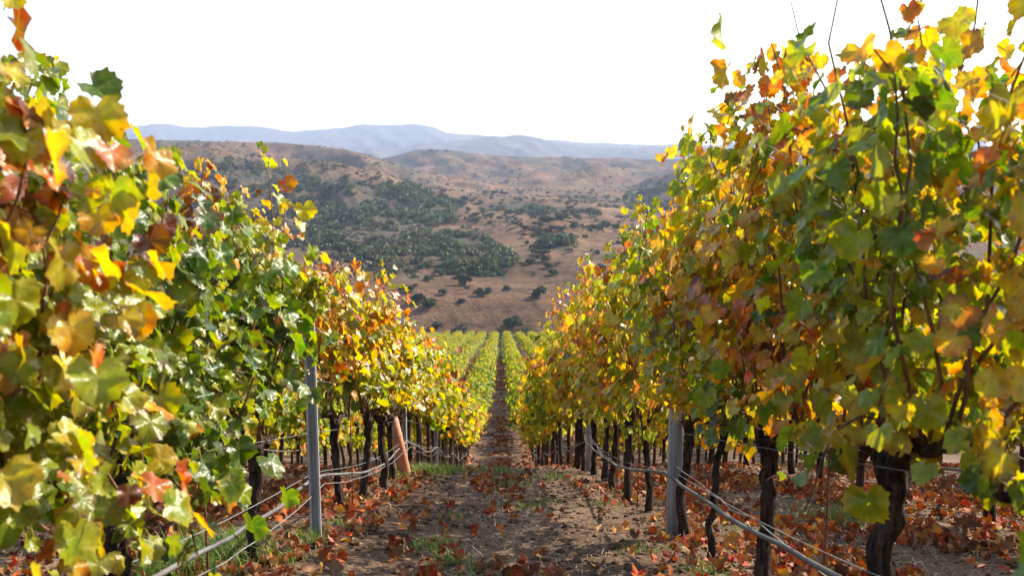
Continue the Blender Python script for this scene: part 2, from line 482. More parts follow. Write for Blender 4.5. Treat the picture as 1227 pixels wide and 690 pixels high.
WOODS = [  # photo outlines of the woods, used to find where on the slopes they grow
    [(478, 290), (505, 277), (564, 273), (593, 285), (619, 306), (606, 334), (577, 329), (543, 325), (514, 304), (478, 308)],
    [(297, 193), (339, 201), (389, 214), (461, 218), (511, 231), (473, 252), (452, 260), (425, 268), (419, 290), (368, 262), (305, 226)],
    [(478, 218), (515, 231), (560, 240), (545, 258), (500, 276), (478, 262)],
    [(752, 232), (778, 218), (800, 214), (830, 215), (830, 252), (770, 250), (745, 246)],
    [(572, 247), (640, 247), (715, 250), (720, 258), (640, 256), (575, 253)],
    [(296, 222), (370, 262), (425, 275), (470, 285), (490, 300), (440, 312), (380, 305), (296, 280)],
    [(425, 262), (480, 250), (510, 262), (500, 285), (450, 285)],
    [(225, 178), (300, 196), (330, 215), (296, 230), (225, 215)],
    [(640, 284), (676, 286), (690, 300), (660, 303), (638, 296)],
]
def inside(px, py, poly):
    px = np.asarray(px); py = np.asarray(py); c = np.zeros(px.shape, bool)
    n = len(poly)
    for i in range(n):
        x0, y0 = poly[i]; x1, y1 = poly[(i + 1) % n]
        c ^= ((y0 > py) != (y1 > py)) & (px < (x1 - x0) * (py - y0) / (y1 - y0 + 1e-9) + x0)
    return c

ang = np.linspace(-0.95, 0.95, 560)
yy = np.geomspace(362, 11500, 560)
A, Y = np.meshgrid(ang, yy)
X = A * Y
v, q = grid(X, Y, ground_z)
v[:, 2] -= 0.25
hills = MB()
ppx, ppy = to_pix(v)
scrub = np.zeros(len(v))  # ground darkening: wood and scrub cover, plus hillside shade painted in
for w in WOODS:
    scrub = np.maximum(scrub, inside(ppx + 5 * vnoise(v[:, 0] / 20, v[:, 1] / 20), ppy + 3 * vnoise(v[:, 0] / 25 + 9, v[:, 1] / 25), w) * 0.75)
far_scrub_shade = smooth(1250, 2100, v[:, 1]) * 0.8 * smooth(-0.25, 0.35, fbm(v[:, 0] / 260, v[:, 1] / 300, 4)) + 0.75 * smooth(4200, 5600, v[:, 1]) * smooth(-0.7, -0.1, fbm(v[:, 0] / 500, v[:, 1] / 700, 4))  # distant scrub, also painting dark shading into the far ridges
left_slope_shade = smooth(470, 380, ppx) * smooth(185, 215, ppy) * smooth(330, 290, ppy) * 0.5  # shade of the left hillside painted in along with its scrub
scrub = np.clip(np.maximum(np.maximum(scrub, far_scrub_shade), left_slope_shade), 0, 0.9)
hills.add(v, [q], 0, np.repeat(scrub[:, None], 3, 1))
h = hills.build('hills', M_HILL)
tag(h, 'rolling dry golden hills and blue mountains across the valley', 'hills', kind='structure')

# ------------------------------------------------------------------ oaks on the hills
def oak_mesh(name, seed, n=260, with_trunk=True, two=False):
    """unit oak: crown about 1 wide; leaf clumps spread through several lobes"""
    rng = np.random.default_rng(seed)
    mb = MB(); tb = MB()
    k = rng.integers(5, 8)
    c = np.stack([rng.uniform(-0.30, 0.30, k), rng.uniform(-0.30, 0.30, k), rng.uniform(0.14, 0.38, k)], -1)
    c[0] = (0, 0, 0.28)
    rad = rng.uniform(0.16, 0.27, k); rad[0] = 0.32
    idx = rng.integers(0, k, n)
    d = rng.standard_normal((n, 3)); d /= np.linalg.norm(d, axis=1)[:, None]
    d[:, 2] = np.abs(d[:, 2]) * 1.0 - (0.45 if with_trunk else 0.5)
    pos = c[idx] + d * rad[idx][:, None] * rng.uniform(0.55, 1.08, n)[:, None]
    pos[:, 2] = np.maximum(pos[:, 2], 0.03)
    s = rng.uniform(0.035, 0.075, n) * (1.0 if n > 300 else 1.45)
    nrm = d + rng.standard_normal((n, 3)) * 0.5; nrm /= np.linalg.norm(nrm, axis=1)[:, None]
    t1 = np.cross(nrm, rng.standard_normal((n, 3))); t1 /= np.linalg.norm(t1, axis=1)[:, None]
    t2 = np.cross(nrm, t1)
    q = np.stack([pos - t1 * s[:, None], pos + t2 * s[:, None] * 0.8 + nrm * s[:, None] * 0.4, pos + t1 * s[:, None], pos - t2 * s[:, None] * 0.8], 1)
    f = np.arange(n)[:, None] * 4 + np.array([0, 1, 2, 3])
    base = np.array([0.040, 0.052, 0.024]) * rng.uniform(0.75, 1.5, n)[:, None] + np.array([0.012, 0.004, 0]) * rng.random(n)[:, None]
    mb.add(q.reshape(-1, 3), [f], 0, np.repeat(base, 4, 0))
    tgt = tb if two else mb
    if with_trunk:
        tube(tgt, [(0, 0, -0.06), (0.01, 0, 0.1), (0.03, 0.01, 0.3)], [0.035, 0.026, 0.012], 6, 0.1, rng, 0 if two else 1)
        for a in range(3):
            an = rng.random() * 6.28
            tube(tgt, [(0.01, 0, 0.12), (0.1 * math.cos(an), 0.1 * math.sin(an), 0.26), (0.2 * math.cos(an), 0.2 * math.sin(an), 0.4)], [0.018, 0.012, 0.005], 5, 0.1, rng, 0 if two else 1)
    if two:
        return mb.mesh(name + '_crown', M_OAK, False), tb.mesh(name + '_trunk', M_OAKBARK)
    return mb.mesh(name, [M_OAK, M_OAKBARK], False)

OAK_BIG = [oak_mesh('oak', 40 + i, 700, True, True) for i in range(4)]
OAK_SMALL = [oak_mesh('oak', 60 + i, 240, False) for i in range(5)]
# isolated oaks read off the photograph: (column, row of foot, width in pixels, label)
SOLO = [
    (577, 354, 20, 'round dark oak alone on the bare reddish field, left of another round oak'),
    (646, 356, 22, 'round dark oak alone on the bare field below the tan knoll'),
    (615, 393, 25, 'large round oak on the bare field just above the far end of the vineyard'),
    (553, 363, 10, 'small sparse pale oak on the bare field below the wood'),
    (608, 348, 13, 'low oak at the field edge just under the wood'),
    (549, 405, 27, 'wide oak behind the far left end of the vineyard rows'),
    (590, 416, 30, 'broad oak right behind the far end of the vineyard path'),
    (630, 404, 21, 'oak next to the largest oak above the far vineyard end'),
    (646, 415, 15, 'small oak half hidden behind the far right vine row end'),
    (556, 341, 22, 'oak at the lower left tip of the dense wood'),
    (501, 361, 17, 'oak on the field over the left row, upper of a close pair'),
    (516, 368, 18, 'dark oak on the field over the left row, lower of a close pair'),
    (486, 350, 18, 'dark oak just above the sloping top of the left vine row'),
    (530, 353, 13, 'small oak on the field between two close oaks and the wood'),
    (514, 336, 12, 'small round oak on the pale field below the left wood'),
    (524, 392, 14, 'small oak beside the wide oak behind the vineyard end'),
    (516, 182, 6, 'tiny tree on the skyline of the distant hilltop, left one'),
    (524, 182.5, 4, 'tiny tree on the skyline of the distant hilltop, middle one'),
    (535, 183, 6, 'tiny tree on the skyline of the distant hilltop, right one'),
]
MORE = [(629, 275, 13), (627, 284, 12), (619, 264, 8), (652, 265, 16), (673, 263, 20), (656, 278, 14), (673, 277, 16), (709, 276, 20), (728, 271, 16), (728, 298, 12), (682, 302, 12), (558, 240, 14), (593, 233, 12), (604, 234, 12), (526, 238, 9), (581, 232, 10), (444, 320, 16), (477, 306, 14), (475, 319, 12), (452, 322, 12), (488, 325, 9), (432, 330, 12), (462, 338, 10), (700, 285, 12), (640, 262, 10), (690, 261, 10), (745, 262, 10), (610, 256, 12), (598, 262, 9), (588, 268, 10), (640, 274, 8), (505, 322, 14), (531, 330, 12), (543, 335, 10), (560, 346, 8), (668, 318, 10), (625, 318, 9), (640, 330, 8), (470, 331, 8), (498, 343, 7)]
GRP = 'oaks scattered over the dry hills'
n_oak = 0
used_oak = []
for (px, py, w, lab) in SOLO:
    p = pix_ground(px, py)
    if p is None: p = pix_ground(px, py + 2.5)
    if p is None: continue
    s = 1.15 * w * p[1] / FPX
    cm, tm = OAK_BIG[n_oak % 4]
    e = empty('oak_tree', (p[0], p[1], float(ground_z(p[0], p[1])) - 0.2), lab, 'tree', GRP)
    c = link(bpy.data.objects.new('crown', cm), e); t = link(bpy.data.objects.new('trunk', tm), e)
    e.scale = (s, s, s * random.uniform(0.92, 1.08)); e.rotation_euler.z = random.random() * 6.28
    used_oak.append((p[0], p[1])); n_oak += 1
def small_oak(p, s, lab):
    global n_oak
    o = bpy.data.objects.new('oak_tree', OAK_SMALL[n_oak % 5]); link(o)
    o.location = (p[0], p[1], float(ground_z(p[0], p[1])) - 0.15 * s / 8)
    o.scale = (s, s, s * random.uniform(0.85, 1.1)); o.rotation_euler.z = random.random() * 6.28
    tag(o, lab, 'tree', GRP); n_oak += 1; used_oak.append((p[0], p[1]))
for (px, py, w) in MORE:
    for k in range(1 + (w > 13)):
        p = pix_ground(px + k * random.uniform(-w, w) * 0.6, py + k * random.uniform(-2, 2))
        if p is None: continue
        small_oak(p, w * p[1] / FPX * random.uniform(0.75, 1.05), 'dark round oak on the open dry slope of the middle hill')
rnd = random.Random(3)
tries = 0
while n_oak < 285 and tries < 4000:
    tries += 1
    px, py = rnd.uniform(270, 800), rnd.choice([rnd.uniform(196, 262), rnd.uniform(240, 345)])
    nz = float(vnoise(np.array(px / 38.0), np.array(py / 13.0)))
    if nz < 0.12 or (py > 330 and rnd.random() < 0.8): continue
    if (px < 420 and py > 205): continue
    p = pix_ground(px, py)
    if p is None or p[1] > 3200 or p[1] < 430: continue
    if any(inside(np.array(px), np.array(py), w) for w in WOODS[:1]): continue
    small_oak(p, rnd.uniform(4.5, 9.5), 'dark round oak on the open dry slope of the middle hill' if p[1] < 1500 else 'tiny dark oak on the hazy ridge behind the middle hill')

def canopy_mass():
    rng = np.random.default_rng(77)
    mb = MB(); cnt = 0
    proto = [oak_mesh('woodland_source', 90 + i, 130, False) for i in range(5)]
    P = []
    for m in proto:
        vv = np.empty(len(m.vertices) * 3, np.float32); m.vertices.foreach_get('co', vv)
        cc = np.empty(len(m.vertices) * 4, np.float32); m.attributes['tint'].data.foreach_get('color', cc)
        P.append((vv.reshape(-1, 3), cc.reshape(-1, 4)[:, :3]))
        bpy.data.meshes.remove(m)
    for wi, w in enumerate(WOODS):
        xs_, ys_ = zip(*w)
        area = (max(xs_) - min(xs_)) * (max(ys_) - min(ys_))
        for _ in range(int(area / (15 if wi == 0 else 14))):
            px, py = rng.uniform(min(xs_), max(xs_)), rng.uniform(min(ys_), max(ys_))
            wx = px + 9 * float(vnoise(np.array(px / 11.0), np.array(py / 7.0))); wy = py + 6 * float(vnoise(np.array(px / 13.0 + 40), np.array(py / 8.0)))
            if not inside(np.array(wx), np.array(wy), w): continue
            if float(vnoise(np.array(px / 16.0), np.array(py / 8.0)) + 0.5 * vnoise(np.array(px / 6.0), np.array(py / 4.0))) < (-0.42 if wi == 0 else 0.30 if wi in (1, 5, 6, 7) else -0.12): continue
            p = pix_ground(px, py + 2)
            if p is None or p[1] > 3000: continue
            s = rng.uniform(5.0, 13.0) * (1.7 if rng.random() < 0.12 else 1) * (1 if wi == 0 else 1.15); vv, cc = P[rng.integers(5)]
            a = rng.random() * 6.28; ca, sa = math.cos(a), math.sin(a)
            r = vv * s
            r = np.stack([r[:, 0] * ca - r[:, 1] * sa, r[:, 0] * sa + r[:, 1] * ca, r[:, 2] * rng.uniform(0.7, 1.25)], -1) + np.array([p[0], p[1], float(ground_z(p[0], p[1])) - 0.1 * s])
            n = len(r) // 4
            mb.add(r, [np.arange(n)[:, None] * 4 + np.arange(4)], 0, cc * rng.uniform(0.65, 1.6) * np.array([rng.uniform(0.9, 1.25), 1.0, rng.uniform(0.8, 1.1)])); cnt += 1
    return mb, cnt
mb, cnt = canopy_mass()
o = mb.build('woodland', M_OAK, smooth=False)
tag(o, 'dense dark green oak woodland filling the gullies of the hills', 'woodland', kind='stuff')
# low bushes too many to count
rng = np.random.default_rng(31)
bx, by = [], []
for _ in range(14):
    yb = np.exp(rng.uniform(math.log(420), math.log(3000), 6000)); pxb = rng.uniform(180, 860, 6000); xb = (pxb - 600) / FPX * yb
    d = 0.30 + 1.5 * fbm(xb / 70, yb / 90, 3) + 0.5 * smooth(520, 380, pxb) * smooth(560, 800, yb) + 0.15 * smooth(900, 1500, yb) - 0.35 * smooth(600, 480, yb)
    k = rng.random(6000) < np.clip(d, 0, 1) * 0.16
    bx.append(xb[k]); by.append(yb[k])
bx = np.concatenate(bx); by = np.concatenate(by); nb_ = len(bx); bz = ground_z(bx, by)
sb = rng.gamma(3.0, 0.55, nb_).clip(0.6, 5.0)
nq = 22
dv = rng.standard_normal((nb_, nq, 3)); dv /= np.linalg.norm(dv, axis=2)[..., None]; dv[..., 2] = np.abs(dv[..., 2]) * 0.8
pb = np.stack([bx, by, bz], -1)[:, None] + dv * (sb[:, None, None] * rng.uniform(0.5, 1.0, (nb_, nq, 1)))
nv = dv + 0.5 * rng.standard_normal((nb_, nq, 3)); nv /= np.linalg.norm(nv, axis=2)[..., None]
t1 = np.cross(nv, rng.standard_normal((nb_, nq, 3))); t1 /= np.linalg.norm(t1, axis=2)[..., None]; t2 = np.cross(nv, t1)
w_ = (sb[:, None] * rng.uniform(0.22, 0.42, (nb_, nq)))[..., None]
Vb = np.stack([pb - t1 * w_, pb + t2 * w_, pb + t1 * w_, pb - t2 * w_], 2)
cb = (np.array([0.040, 0.046, 0.024]) * rng.uniform(0.6, 1.6, (nb_, 1, 1)) * rng.uniform(0.8, 1.25, (nb_, nq, 1)) + rng.choice([0, 1], (nb_, 1, 1), p=[0.7, 0.3]) * np.array([0.03, 0.014, 0.004]))
bs = MB(); bs.add(Vb.reshape(-1, 3), [np.arange(nb_ * nq)[:, None] * 4 + np.arange(4)], 0, np.repeat(cb.reshape(-1, 3), 4, 0))
o = bs.build('scrub_undergrowth', M_OAK, smooth=False)
tag(o, 'low dark scrub bushes speckling the dry hill slopes', 'scrub', kind='stuff')
print('bushes', nb_, 'oaks', n_oak, 'woodland crowns', cnt)

# ------------------------------------------------------------------ vine leaves
def leaf_shape(N, rng, ring=True, teeth=0.05, rag=0.04, curl=1.0):
    th = np.linspace(-math.pi, math.pi, N, endpoint=False) + math.pi / N
    key = np.radians([0, 28, 55, 84, 112, 150, 176])
    val = np.array([1.0, 0.90, 0.96, 0.86, 0.90, 0.78, 0.24])
    val = val * (1 + rng.standard_normal(7) * rag)
    r = np.interp(np.abs(th), key, val)
    if teeth: r = r * (1 + teeth * (np.arange(N) % 2 * 2 - 1))
    r = r * (1 + rng.standard_normal(N) * rag * 0.6)
    out = np.stack([np.sin(th) * r, -np.cos(th) * r], -1)          # tip towards -v
    fold = rng.uniform(-0.15, 0.95); droop = rng.uniform(0.0, 0.7); cup = rng.uniform(-0.4, 0.5)
    ph = rng.random() * 6.28; wav = rng.uniform(0.06, 0.22) * curl; fold *= curl; cup = abs(cup) * curl if curl > 1 else cup
    def lift(p):
        rr = np.linalg.norm(p, axis=1); a = np.arctan2(p[:, 0], -p[:, 1])
        z = fold * 0.5 * np.abs(p[:, 0]) - droop * 0.6 * np.clip(-p[:, 1], 0, 2) ** 2 + cup * 0.4 * rr ** 2 + wav * rr ** 2 * np.sin(5 * a + ph) + wav * 0.5 * rr * np.sin(3 * a + 2 * ph)
        return np.concatenate([p, z[:, None]], 1)
    pts = [np.zeros((1, 2))]; edge = [np.zeros(1)]
    j = np.arange(N); j2 = (j + 1) % N
    if ring:
        pts += [out * 0.52, out]; edge += [np.full(N, 0.25), np.ones(N)]
        tri = np.stack([np.zeros(N, int), 1 + j, 1 + j2], -1)
        quad = np.stack([1 + j, 1 + N + j, 1 + N + j2, 1 + j2], -1)
        faces = [tri, quad]
    else:
        pts += [out]; edge += [np.ones(N)]
        faces = [np.stack([np.zeros(N, int), 1 + j, 1 + j2], -1)]
    p2 = np.concatenate(pts)
    return lift(p2), faces, np.concatenate(edge), p2
_r = np.random.default_rng(21)
LOD = {
    'a': [leaf_shape(32, _r, True, 0.06, 0.055) for _ in range(24)],
    'b': [leaf_shape(18, _r, False, 0.05, 0.06) for _ in range(18)],
    'c': [leaf_shape(9, _r, False, 0.0, 0.08) for _ in range(8)],
    'd': [leaf_shape(5, _r, False, 0.0, 0.1) for _ in range(6)],
}
LOD['e'] = [leaf_shape(16, _r, True, 0.05, 0.09, 2.0) for _ in range(12)]
LOD['f'] = [leaf_shape(8, _r, False, 0.0, 0.14, 2.0) for _ in range(10)]
PAL = np.array([
    (0.050, 0.095, 0.010),   # 0 dark green
    (0.105, 0.175, 0.012),   # 1 green
    (0.245, 0.290, 0.016),   # 2 yellow green
    (0.500, 0.400, 0.022),   # 3 yellow
    (0.600, 0.330, 0.024),   # 4 gold
    (0.560, 0.180, 0.018),   # 5 orange
    (0.390, 0.125, 0.022),   # 6 rust
    (0.140, 0.060, 0.028),   # 7 brown
])
EDGE_TO = [2, 2, 3, 4, 5, 6, 7, 7]

def add_leaves(mb, lod, pos, nrm, tip, size, cidx, rng, edge_amt=None, bright=None):
    """pos (n,3), nrm, tip directions, size (n,), palette index (n,)"""
    n = len(pos)
    z = nrm / np.linalg.norm(nrm, axis=1)[:, None]
    yv = -(tip - (tip * z).sum(1)[:, None] * z)
    yv /= np.linalg.norm(yv, axis=1)[:, None] + 1e-9
    xv = np.cross(yv, z)
    var = rng.integers(0, len(LOD[lod]), n)
    base = PAL[cidx] * rng.uniform(0.8, 1.2, (n, 1)) * rng.uniform(0.93, 1.07, (n, 3))
    edge_c = np.where(rng.random((n, 1)) < 0.28, PAL[7][None] * rng.uniform(0.8, 1.6, (n, 1)), PAL[np.array(EDGE_TO)[cidx]])
    ea = rng.beta(1.0, 1.1, n) if edge_amt is None else edge_amt
    if bright is not None: base = base * bright[:, None]
    for k in range(len(LOD[lod])):
        s = np.where(var == k)[0]
        if len(s) == 0: continue
        p, faces, edge, uv = LOD[lod][k]
        V = pos[s][:, None, :] + size[s][:, None, None] * (p[None, :, 0:1] * xv[s][:, None, :] + p[None, :, 1:2] * yv[s][:, None, :] + p[None, :, 2:3] * z[s][:, None, :])
        e = (edge ** 2)[None, :, None] * ea[s][:, None, None] * np.clip(1 + 0.5 * rng.standard_normal((len(s), len(edge), 1)), 0, 1.4)
        e = np.clip(e, 0, 1)
        C = base[s][:, None, :] * (1 - e) + edge_c[s][:, None, :] * e
        m = len(p)
        fs = [(f[None] + (np.arange(len(s)) * m)[:, None, None]).reshape(-1, f.shape[1]) for f in faces]
        mb.add(V.reshape(-1, 3), fs, 0, C.reshape(-1, 3), np.tile(uv, (len(s), 1)))

def palette_pick(pos, w, rng, off, topbias=0.0, shoot=0.0):
    """coherent patches of colour, mixed with single odd leaves"""
    n = len(pos)
    nz = fbm((pos[:, 1] + off) * 1.6, pos[:, 2] * 1.7 + off * 3.1 + pos[:, 0], 3)
    t = np.clip(0.47 + nz * 0.62 + rng.standard_normal(n) * 0.11 + shoot + topbias * np.clip((pos[:, 2] - 1.5) / 0.6, -0.3, 1), 0.0, 0.9999)
    odd = rng.random(n) < 0.09
    t[odd] = rng.random(odd.sum())
    cw = np.cumsum(np.array(w, float) / sum(w))
    return np.searchsorted(cw, t).clip(0, len(PAL) - 1)

W_LEFT_NEAR = [0.10, 0.26, 0.36, 0.11, 0.06, 0.07, 0.03, 0.01]
W_LEFT_MID = [0.05, 0.20, 0.35, 0.19, 0.11, 0.09, 0.01, 0.0]
W_RIGHT = [0.08, 0.23, 0.24, 0.17, 0.16, 0.08, 0.03, 0.01]
W_RIGHT_MID = [0.06, 0.19, 0.26, 0.24, 0.17, 0.06, 0.02, 0.0]
W_FAR = [0.10, 0.40, 0.37, 0.09, 0.03, 0.01, 0.0, 0.0]

def grow_vine(seed, lod, slope, weights, top=2.15, half=0.62, n_cane=9, per=30, thick=1.0, bare=0.15, low=0.12, size=(0.046, 0.078), trunk_r=0.05, head=0.74, bot=0.05, lean=0.0, topbias=0.12, over=0.18, tshift=0.0):
    """vine in its own space: foot at the origin, row along y, falling with the slope. Returns mesh builders."""
    rng = np.random.default_rng(seed)
    tr, arms, canes = MB(), [], []
    sides = {'a': 18, 'b': 14, 'c': 6, 'd': 4}[lod]
    steps = {'a': 24, 'b': 18, 'c': 5, 'd': 3}[lod]
    t = np.linspace(0, 1, steps)
    wob = np.cumsum(rng.standard_normal((steps, 2)) * 0.035 / math.sqrt(steps), 0)
    wob -= wob[0]
    pts = np.stack([wob[:, 0] + lean * t, wob[:, 1], -0.06 + (head + 0.06) * t], -1)
    rr = trunk_r * (1.35 - 0.6 * np.minimum(t * 3, 1) * 0.6) * (1 + 0.3 * np.exp(-((t - 1) / 0.12) ** 2))
    tube(tr, pts, rr, sides, 0.13 if lod in 'ab' else 0.08, rng)
    hd = pts[-1]
    for sgn in (-1, 1):
        a = MB(); m = max(4, steps - 2); s = np.linspace(0, 1, m)
        L_ = half * rng.uniform(0.8, 1.0)
        p = np.stack([hd[0] + np.cumsum(rng.standard_normal(m) * 0.012), hd[1] + sgn * s * L_, hd[2] - 0.05 + 0.09 * np.minimum(s * 3, 1) - slope * sgn * s * L_ + np.cumsum(rng.standard_normal(m) * 0.012)], -1)
        p[0] = hd - np.array([0, 0, 0.06])
        tube(a, p, trunk_r * (0.78 - 0.38 * s), sides, 0.15 if lod in 'ab' else 0.06, rng)
        arms.append((a, p))
    P, NN, TT, SZ, SH = [], [], [], [], []
    for c in range(n_cane):
        a, ap = arms[c % 2]
        f = rng.uniform(0.05, 1.0)
        i = f * (len(ap) - 1); i0 = int(min(i, len(ap) - 2)); st = ap[i0] * (1 - (i - i0)) + ap[i0 + 1] * (i - i0)
        hang = rng.random() < low
        H = (rng.uniform(0.70, 1.0) if rng.random() > over else rng.uniform(1.0, 1.16)) * (top - head)
        k = 9
        s = np.linspace(0, 1, k)
        side = rng.choice([-1, 1])
        drx = np.cumsum(rng.standard_normal(k)) * 0.03 + side * rng.uniform(0.02, 0.18) * np.sin(s * 2.2)
        dry = np.cumsum(rng.standard_normal(k)) * 0.04 + rng.uniform(-0.25, 0.25) * s
        if hang:
            L_ = rng.uniform(0.4, 0.8)
            cp = st + np.stack([side * (0.12 * np.sin(s * 2.0) + 0.24 * s), dry * 0.6, 0.22 * np.sin(s * 2.6) * L_ - 0.42 * s ** 2 * L_], -1)
        else:
            flop = max(0.0, rng.normal(0.0, 0.16))
            cp = st + np.stack([drx * thick + side * flop * s ** 2, dry, H * (s - flop * 0.9 * s ** 3) - slope * dry * 0.4], -1)
        cm = MB(); tube(cm, cp, np.linspace(0.0072, 0.0026, k), 5 if lod in 'ab' else 3, 0, None)
        canes.append(cm)
        end = 1.0 if rng.random() > bare else rng.uniform(0.62, 0.85)
        n = int(per * (0.55 if hang else 1.0) * rng.uniform(0.8, 1.2))
        f = bot + (end - bot) * rng.random(n) ** 0.76
        ii = f * (k - 1); i0 = np.minimum(ii.astype(int), k - 2); fr = (ii - i0)[:, None]
        b = cp[i0] * (1 - fr) + cp[i0 + 1] * fr
        an = rng.random(n) * 2 * math.pi
        out = np.stack([np.cos(an) * 1.25, np.sin(an) * 0.85, rng.standard_normal(n) * 0.35], -1)
        near_tip = np.clip((f - 0.8) / 0.2, 0, 1)
        off = out * (rng.uniform(0.03, 0.24, n) * thick * (1 - 0.86 * near_tip))[:, None]
        pos = b + off
        sx = np.where(out[:, 0] + rng.standard_normal(n) * 0.45 > 0, 1.0, -1.0)
        nr = np.stack([sx * rng.uniform(0.35, 1.1, n), rng.standard_normal(n) * 0.55, rng.uniform(0.05, 0.95, n)], -1)
        tp = np.stack([sx * rng.uniform(0.0, 0.6, n), rng.standard_normal(n) * 0.45, -np.ones(n) * rng.uniform(0.5, 1.2, n)], -1)
        SH.append(np.full(n, rng.normal(tshift, 0.10))); P.append(pos); NN.append(nr); TT.append(tp)
        SZ.append((size[0] + (size[1] - size[0]) * rng.beta(1.3, 1.2, n)) * (1 - 0.35 * near_tip))
    P, NN, TT, SZ = map(np.concatenate, (P, NN, TT, SZ))
    fol = MB()
    add_leaves(fol, lod, P, NN, TT, SZ, palette_pick(P, weights, rng, seed * 1.37 % 50, topbias, np.concatenate(SH)), rng)
    if lod == 'a':   # leaf stalks
        d = np.stack([-NN[:, 0], -NN[:, 1], np.full(len(P), -0.2)], -1); d /= np.linalg.norm(d, axis=1)[:, None]
        mid = P + d * 0.035 + np.array([0, 0, 0.012]); end = P + d * 0.08
        tri = np.array([(1, 0, 0.2), (-0.5, 0.86, -0.2), (-0.5, -0.86, 0)]) * 0.0017
        V = np.concatenate([P[:, None] + tri, mid[:, None] + tri, end[:, None] + tri * 1.2], 1)
        i9 = np.arange(len(P))[:, None, None] * 9
        q = np.array([(0, 1, 4, 3), (1, 2, 5, 4), (2, 0, 3, 5), (3, 4, 7, 6), (4, 5, 8, 7), (5, 3, 6, 8)])
        fol.add(V.reshape(-1, 3), [(q[None] + i9).reshape(-1, 4)], 1)
    return tr, arms, canes, fol

ORD = ['first', 'second', 'third', 'fourth', 'fifth', 'sixth', 'seventh', 'eighth', 'ninth', 'tenth', 'eleventh', 'twelfth', 'thirteenth', 'fourteenth', 'fifteenth', 'sixteenth', 'seventeenth', 'eighteenth', 'nineteenth', 'twentieth']
VINE_GROUP = 'grapevines trained in rows down the slope'
n_vine = 0
def place_unique(x, y, label, **kw):
    global n_vine
    tr, arms, canes, fol = grow_vine(**kw)
    e = empty('grapevine', (x, y, float(near_z(x, y))), label, 'vine', VINE_GROUP)
    tr.build('trunk', M_BARK, e, attrs=False)
    for a, _ in arms: a.build('cordon', M_BARK, e, attrs=False)
    for c in canes: c.build('cane', M_CANE, e, attrs=False)
    fol.build('foliage', [M_LEAF, M_CANE], e, smooth=True)
    n_vine += 1
    return e
PROTO = {}
def place_copy(x, y, label, key, n_var, kw):
    """vines too small to tell apart: a few grown once, then copied with their parts"""
    global n_vine
    k = (key, n_vine % n_var)
    if k not in PROTO:
        kw2 = dict(kw); kw2['seed'] = kw['seed'] + k[1]
        tr, arms, canes, fol = grow_vine(**kw2)
        arm = MB()
        parts = [('trunk', tr.mesh('trunk', M_BARK, attrs=False))]
        if kw['lod'] in 'bc':
            parts += [('cordon', a.mesh('cordon', M_BARK, attrs=False)) for a, _ in arms]
        if kw['lod'] == 'b':
            parts += [('cane', c.mesh('cane', M_CANE, attrs=False)) for c in canes[:8]]
        parts.append(('foliage', fol.mesh('foliage', [M_LEAF_FAR if kw['lod'] in 'cd' else M_LEAF, M_CANE])))
        PROTO[k] = parts
    e = empty('grapevine', (x, y, float(near_z(x, y))), label, 'vine', VINE_GROUP)
    for nm, me in PROTO[k]:
        link(bpy.data.objects.new(nm, me), e)
    s = random.uniform(0.93, 1.07)
    e.scale = (s * random.choice([-1, 1]), s, s * random.uniform(0.95, 1.04))
    n_vine += 1
    return e

# first row beside the path, each side: grown one by one
L_NEAR = [1.98, 2.95, 5.1, 7.45, 8.65, 9.75, 10.9, 12.05, 13.2]
R_NEAR = [1.6, 2.83, 4.1, 5.1, 6.05, 7.5, 8.46, 9.5, 10.6, 11.7, 12.8]
L_LOOK = ['tall vine at the picture edge with leaves reaching highest', 'gnarled vine with thick twisted trunk and hanging leaves', 'vine with straight dark trunk before the steel post', 'slim vine just behind the steel post', 'vine with a leaning dark trunk', 'vine with orange leaves low over its trunk', 'vine with orange and yellow leaves', 'vine beside the leaning terracotta tube', 'vine just past the terracotta tube']
for i, y in enumerate(L_NEAR):
    lod = 'a' if y < 7 else 'b'
    wide = i < 3
    place_unique(LROW + random.uniform(-0.03, 0.03) - (0.08 if i == 2 else 0), y, f'{L_LOOK[i]}, {ORD[i]} in left row',
        seed=100 + i, lod=lod, slope=slope_at(y), weights=W_LEFT_NEAR if y < 6 else W_LEFT_MID,
        top=[2.2, 2.08, 2.42, 2.45, 2.2, 2.2, 2.2, 2.2, 2.2][i], half=[0.45, 1.3, 0.40][i] if wide else (0.75 if i == 3 else 0.62), n_cane=[15, 30, 12][i] if wide else 14, per=78, size=(0.026, 0.072), bot=[0.05, 0.03, 0.1][i] if wide else 0.14, topbias=0.26, over=0.05, tshift=[-0.06, -0.06, 0.10, 0.06, 0.02, 0.02, 0.0, 0.0, 0.0][i],
        thick=1.28 if i < 2 else (0.95 if i == 2 else 1.2), trunk_r=[0.05, 0.05, 0.040, 0.034, 0.036, 0.04, 0.036, 0.036, 0.036][i], head=[0.76, 0.68, 0.76, 0.86, 0.87, 0.88, 0.88, 0.88, 0.88][i], low=[0.1, 0.12, 0.0][i] if wide else 0.02)
R_LOOK = ['vine with leaves rising past the top of the picture', 'large vine with a thick crooked trunk and a heavy arm', 'vine with a thick dark trunk forking into a heavy pale arm', 'vine with a thin straight dark trunk before the post', 'vine with its dark trunk against the grey post', 'vine with a slim dark trunk past the grey post', 'vine with golden leaves over a dark trunk', 'vine with yellow leaves over a thin trunk', 'vine with amber leaves and a straight trunk', 'vine standing before a second grey post', 'vine past the second grey post']
